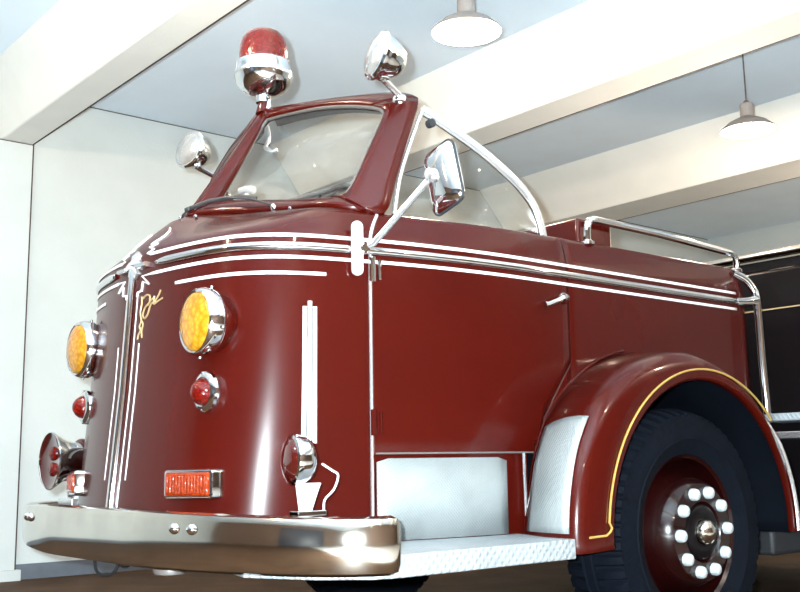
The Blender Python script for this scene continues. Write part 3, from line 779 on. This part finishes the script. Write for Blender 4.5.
for mir in (False, True):
    c = my(bp0(uY(0.372), 0.678), mir)
    Z = Vector((-1, -0.30 if not mir else 0.30, 0)).normalized(); Y = Vector((0, 0, 1)); X = Y.cross(Z)
    b = stack(MB(), c, X, Y, Z, [(0.212,0.094,0.012,-0.03),(0.212,0.094,0.012,0.022),(0.207,0.088,0.011,0.030),(0.192,0.076,0.008,0.032)]).build('turn_signal', M['chrome'], T, recalc=True, auto=30)
    lab(stack(MB(), c, X, Y, Z, [(0.192,0.076,0.008,0.028),(0.188,0.072,0.008,0.036),(0.178,0.060,0.008,0.040)]).build('lens', M['orange_lens'], b, recalc=True, auto=30), 'ribbed orange-red lens')
    rb = MB()
    for k in range(13):
        q = c + X*(-0.081 + 0.0135*k) + Z*0.040; rb.tube([q + Y*0.026, q - Y*0.026], 0.0022, 6)
    rb.build('lens_ribs', M['orange_lens'], b, recalc=True)

# red-lensed lamp on a white post on the bumper, near side
o = Vector((1.742, -0.045, 0.748)); ax = Vector((-0.97, 0.22, 0.0)).normalized()
sp = lathe('bumper_lamp', [(0.004,-0.028),(0.034,-0.024),(0.058,-0.010),(0.070,0.010),(0.073,0.028),(0.076,0.036),(0.074,0.046),(0.066,0.050)], o, ax, M['chrome'], T, 40, cap0=True)
lab(sp, 'chrome bullet lamp with dark red lens on a white post')
lathe('lens', [(0.068,0.046),(0.060,0.056),(0.033,0.066),(0.003,0.070)], o, ax, M['dark_red'], sp, 32, cap1=True)
MB().add([(1.722,-0.055,0.60),(1.760,-0.055,0.60),(1.760,-0.035,0.60),(1.722,-0.035,0.60),(1.716,-0.062,0.668),(1.782,-0.062,0.668),(1.782,-0.028,0.668),(1.716,-0.028,0.668),(1.712,-0.064,0.680),(1.788,-0.064,0.680),(1.788,-0.026,0.680),(1.712,-0.026,0.680)],
    [(0,3,2,1),(0,1,5,4),(1,2,6,5),(2,3,7,6),(3,0,4,7),(4,5,9,8),(5,6,10,9),(6,7,11,10),(7,4,8,11),(8,9,10,11)]).build('lamp_post', M['white'], sp, recalc=True, bevel=0.004)
tube('lamp_wire', crv([(1.790,-0.06,0.735),(1.82,-0.07,0.715),(1.838,-0.075,0.700),(1.826,-0.07,0.66),(1.80,-0.06,0.63),(1.80,-0.055,0.60)], 5), 0.0034, M['white'], sp, 8)
MB().box((1.70,-0.07,0.585),(1.80,-0.02,0.601)).build('lamp_base', M['chrome'], sp, bevel=0.003)

# siren with flared horn and red lens on the far end of the bumper
o = Vector((1.755, 1.66, 0.765)); ax = Vector((-1, 0.0, 0.0))
sr = lathe('siren', [(0.116,0.130),(0.120,0.126),(0.110,0.110),(0.092,0.085),(0.081,0.055),(0.077,0.03),(0.078,0.0)], o, ax, M['chrome'], T, 48)
lab(sr, 'chrome siren with flared mouth and dark red lens')
lathe('lens', [(0.115,0.126),(0.10,0.118),(0.06,0.110),(0.004,0.108)], o, ax, M['dark_red'], sr, 40, cap1=True)
for dz in (0.03, -0.035):
    lathe('bulb', [(0.03,0.108),(0.028,0.116),(0.015,0.122),(0.002,0.124)], o + Vector((0, 0.01, dz)), ax, M['red_lens'], sr, 20, cap1=True)
lathe('motor_housing', [(0.078,0.008),(0.088,0.006),(0.092,0.0),(0.092,-0.035),(0.085,-0.05),(0.05,-0.06),(0.004,-0.065)], o, ax, M['maroon'], sr, 40, cap1=True)
lathe('siren_foot', [(0.055,0.0),(0.062,0.03),(0.066,0.06),(0.064,0.10)], o + Vector((0.005, -0.02, -0.155)), (0, 0, 1), M['chrome'], sr, 32, cap0=True)
MB().box((1.69,1.57,0.575),(1.84,1.72,0.612)).build('siren_base', M['satin'], sr, bevel=0.005)

# roof spot lamps on the windshield corners
def spot(mirror):
    s = 1 if not mirror else -1
    c = my((2.205, 0.135 if not mirror else 0.105, 2.168), mirror)
    ax = Vector((-1.0, 0.22*s, 0.22)).normalized()
    b = lathe('spot_lamp', [(0.004,-0.080),(0.026,-0.076),(0.050,-0.060),(0.071,-0.032),(0.083,0.0),(0.087,0.014),(0.092,0.020),(0.093,0.030),(0.086,0.038),(0.079,0.039)], c, ax, M['chrome'], T, 40, cap0=True)
    lathe('lens', [(0.081,0.036),(0.071,0.047),(0.040,0.058),(0.004,0.062)], c, ax, M['clear_lens'], b, 32, cap1=True)
    MB().tube([my(p, mirror) for p in crv([(2.200,0.137,2.105),(2.200,0.138,2.090),(2.235,0.145,2.075),(2.285,0.155,2.055)], 5)], 0.012, 10, radii=None).build('spot_arm', M['chrome'], b, recalc=True)
    MB().lathe([(0.010,-0.02),(0.024,-0.018),(0.028,-0.002),(0.022,0.010),(0.012,0.016)], my((2.29,0.160,2.040), mirror), (-0.75, -0.35*s, 0.5), 18, cap0=True, cap1=True).build('spot_clamp', M['chrome'], b, recalc=True)
    MB().lathe([(0.022,-0.01),(0.022,0.012),(0.010,0.02)], my((2.200,0.137,2.098), mirror), (0, 0, 1), 16, cap0=True, cap1=True).build('spot_swivel', M['chrome'], b, recalc=True)
    # inside handle
    MB().tube([my(p, mirror) for p in crv([(2.31,0.19,2.0),(2.33,0.24,1.94),(2.34,0.27,1.90),(2.33,0.32,1.89),(2.30,0.34,1.90)], 4)], 0.009, 8).build('spot_handle', M['satin'], b, recalc=True)
spot(False); spot(True)

# revolving beacon on the windshield centre post
bc = Vector((2.128, 0.825, 2.226))
be = lathe('beacon', [(0.02,-0.018),(0.050,-0.014),(0.085,0.004),(0.106,0.030),(0.117,0.060),(0.119,0.080),(0.115,0.088),(0.112,0.120),(0.104,0.128),(0.098,0.129)], bc, (0, 0, 1), M['chrome'], T, 56, cap0=True)
lab(be, 'chrome bowl beacon with red dome')
lathe('dome', [(0.099,0.120),(0.099,0.155),(0.096,0.195),(0.088,0.225),(0.071,0.248),(0.046,0.262),(0.020,0.267),(0.002,0.268)], bc, (0, 0, 1), M['red_dome'], be, 48, cap1=True)
lathe('rotator', [(0.03,0.12),(0.045,0.15),(0.05,0.18),(0.03,0.20)], bc, (0, 0, 1), M['chrome'], be, 20, cap0=True, cap1=True)
lathe('beacon_socket', [(0.030,-0.045),(0.032,-0.018),(0.026,-0.012)], bc, (0, 0, 1), M['chrome'], be, 20)
MB().tube([(2.135,0.825,2.140),(2.132,0.825,2.175),(2.128,0.825,2.222)], 0.03, 14, radii=[0.038,0.026,0.030]).build('beacon_bracket', M['maroon'], be, recalc=True)
MB().tube([(2.125,0.785,2.145),(2.13,0.785,2.175),(2.13,0.80,2.205)], 0.008, 8).build('bracket_lever', M['chrome'], be, recalc=True)

# ------------------------------------------------------------------ door mirror on its bracket
for mir in (False, True):
    s = 1 if not mir else -1
    P = lambda *p: my(p, mir)
    Z = Vector((0.10, -1, 0)); 
    br = MB()
    cb = P(2.030, 0.078, 1.440); Xb = Vector((1, -0.28*s, 0)).normalized(); Yb = Vector((0, 0, 1)); Zb_ = Vector((-0.28, -1*s, 0)).normalized()
    stack(br, cb, Xb, Yb, Zb_, [(0.040,0.185,0.019,0.0),(0.040,0.185,0.019,0.010),(0.032,0.175,0.015,0.015)])
    brk = br.build('mirror_bracket', M['plated'], T, recalc=True)
    MB().lathe([(0.020,0),(0.020,0.02),(0.014,0.03)], P(2.05,0.07,1.44), tuple(Zb_), 18, cap0=True, cap1=True).build('arm_socket', M['chrome'], brk, recalc=True)
    MB().tube([P(2.05,0.055,1.443), P(2.03,-0.005,1.500), P(2.005,-0.255,1.612)][0:1] + [P(2.062,0.03,1.452), P(2.130,-0.215,1.655)], 0.011, 12).build('mirror_arm', M['satin'], brk, recalc=True)
    # mirror head: domed chrome back towards the front
    c = P(2.165, -0.210, 1.640)
    Zm = Vector((-0.985, 0.10*s, -0.06)).normalized(); up_ = Vector((0.0, 0.20*s, 1)); Xm = up_.cross(Zm).normalized(); Ym = Zm.cross(Xm)
    hd = stack(MB(), c, Xm, Ym, Zm, [(0.158,0.208,0.03,-0.012),(0.162,0.212,0.032,-0.004),(0.162,0.212,0.032,0.004),(0.152,0.202,0.03,0.010),(0.115,0.192,0.03,0.022),(0.070,0.140,0.02,0.032),(0.03,0.07,0.01,0.036)]).build('mirror_head', M['chrome'], brk, recalc=True, auto=60)
    lp = [c + Xm*a + Ym*b for a, b in rrect(0.164, 0.214, 0.033)]
    MB().tube(lp + [lp[0]], 0.005, 8, cap=False).build('mirror_rim', M['black'], brk, recalc=True)
    stack(MB(), c, Xm, Ym, -Zm, [(0.154,0.204,0.03,0.006),(0.152,0.202,0.03,0.0135)]).build('mirror_glass', M['mirror'], brk, recalc=True)
    MB().lathe([(0.024,0.0),(0.024,0.016),(0.014,0.022)], c + Zm*0.036 + Xm*(-0.012 if not mir else 0.012) + Ym*0.01, tuple(Zm), 18, cap0=True, cap1=True).build('mirror_swivel', M['satin'], brk, recalc=True)

# ------------------------------------------------------------------ door hardware
for k, mir in enumerate((False, True)):
    d_ = doors[k]
    P = lambda *p: my(p, mir)
    h = MB().tube([P(2.955,-0.012,1.346), P(2.93,-0.030,1.343), P(2.88,-0.036,1.325), P(2.835,-0.034,1.308), P(2.822,-0.03,1.305)], 0.01, 10, radii=[0.018,0.015,0.010,0.011,0.014])
    hh = h.build('door_handle', M['chrome'], d_, recalc=True)
    MB().lathe([(0.024,0),(0.022,0.008),(0.014,0.016)], P(2.957,-0.001,1.346), (0, -1 if not mir else 1, 0), 18, cap1=True).build('handle_rose', M['chrome'], hh, recalc=True)
    for z in (1.375, 0.866):
        y = plan(uX(2.09))[1]
        MB().tube([P(2.089, y-0.010, z+0.042), P(2.089, y-0.010, z-0.042)], 0.011, 10).tube([P(2.118, y-0.010, z+0.034), P(2.118, y-0.010, z-0.034)], 0.007, 8).build('door_hinge', M['chrome'] if z > 1 else M['maroon'], d_, recalc=True)
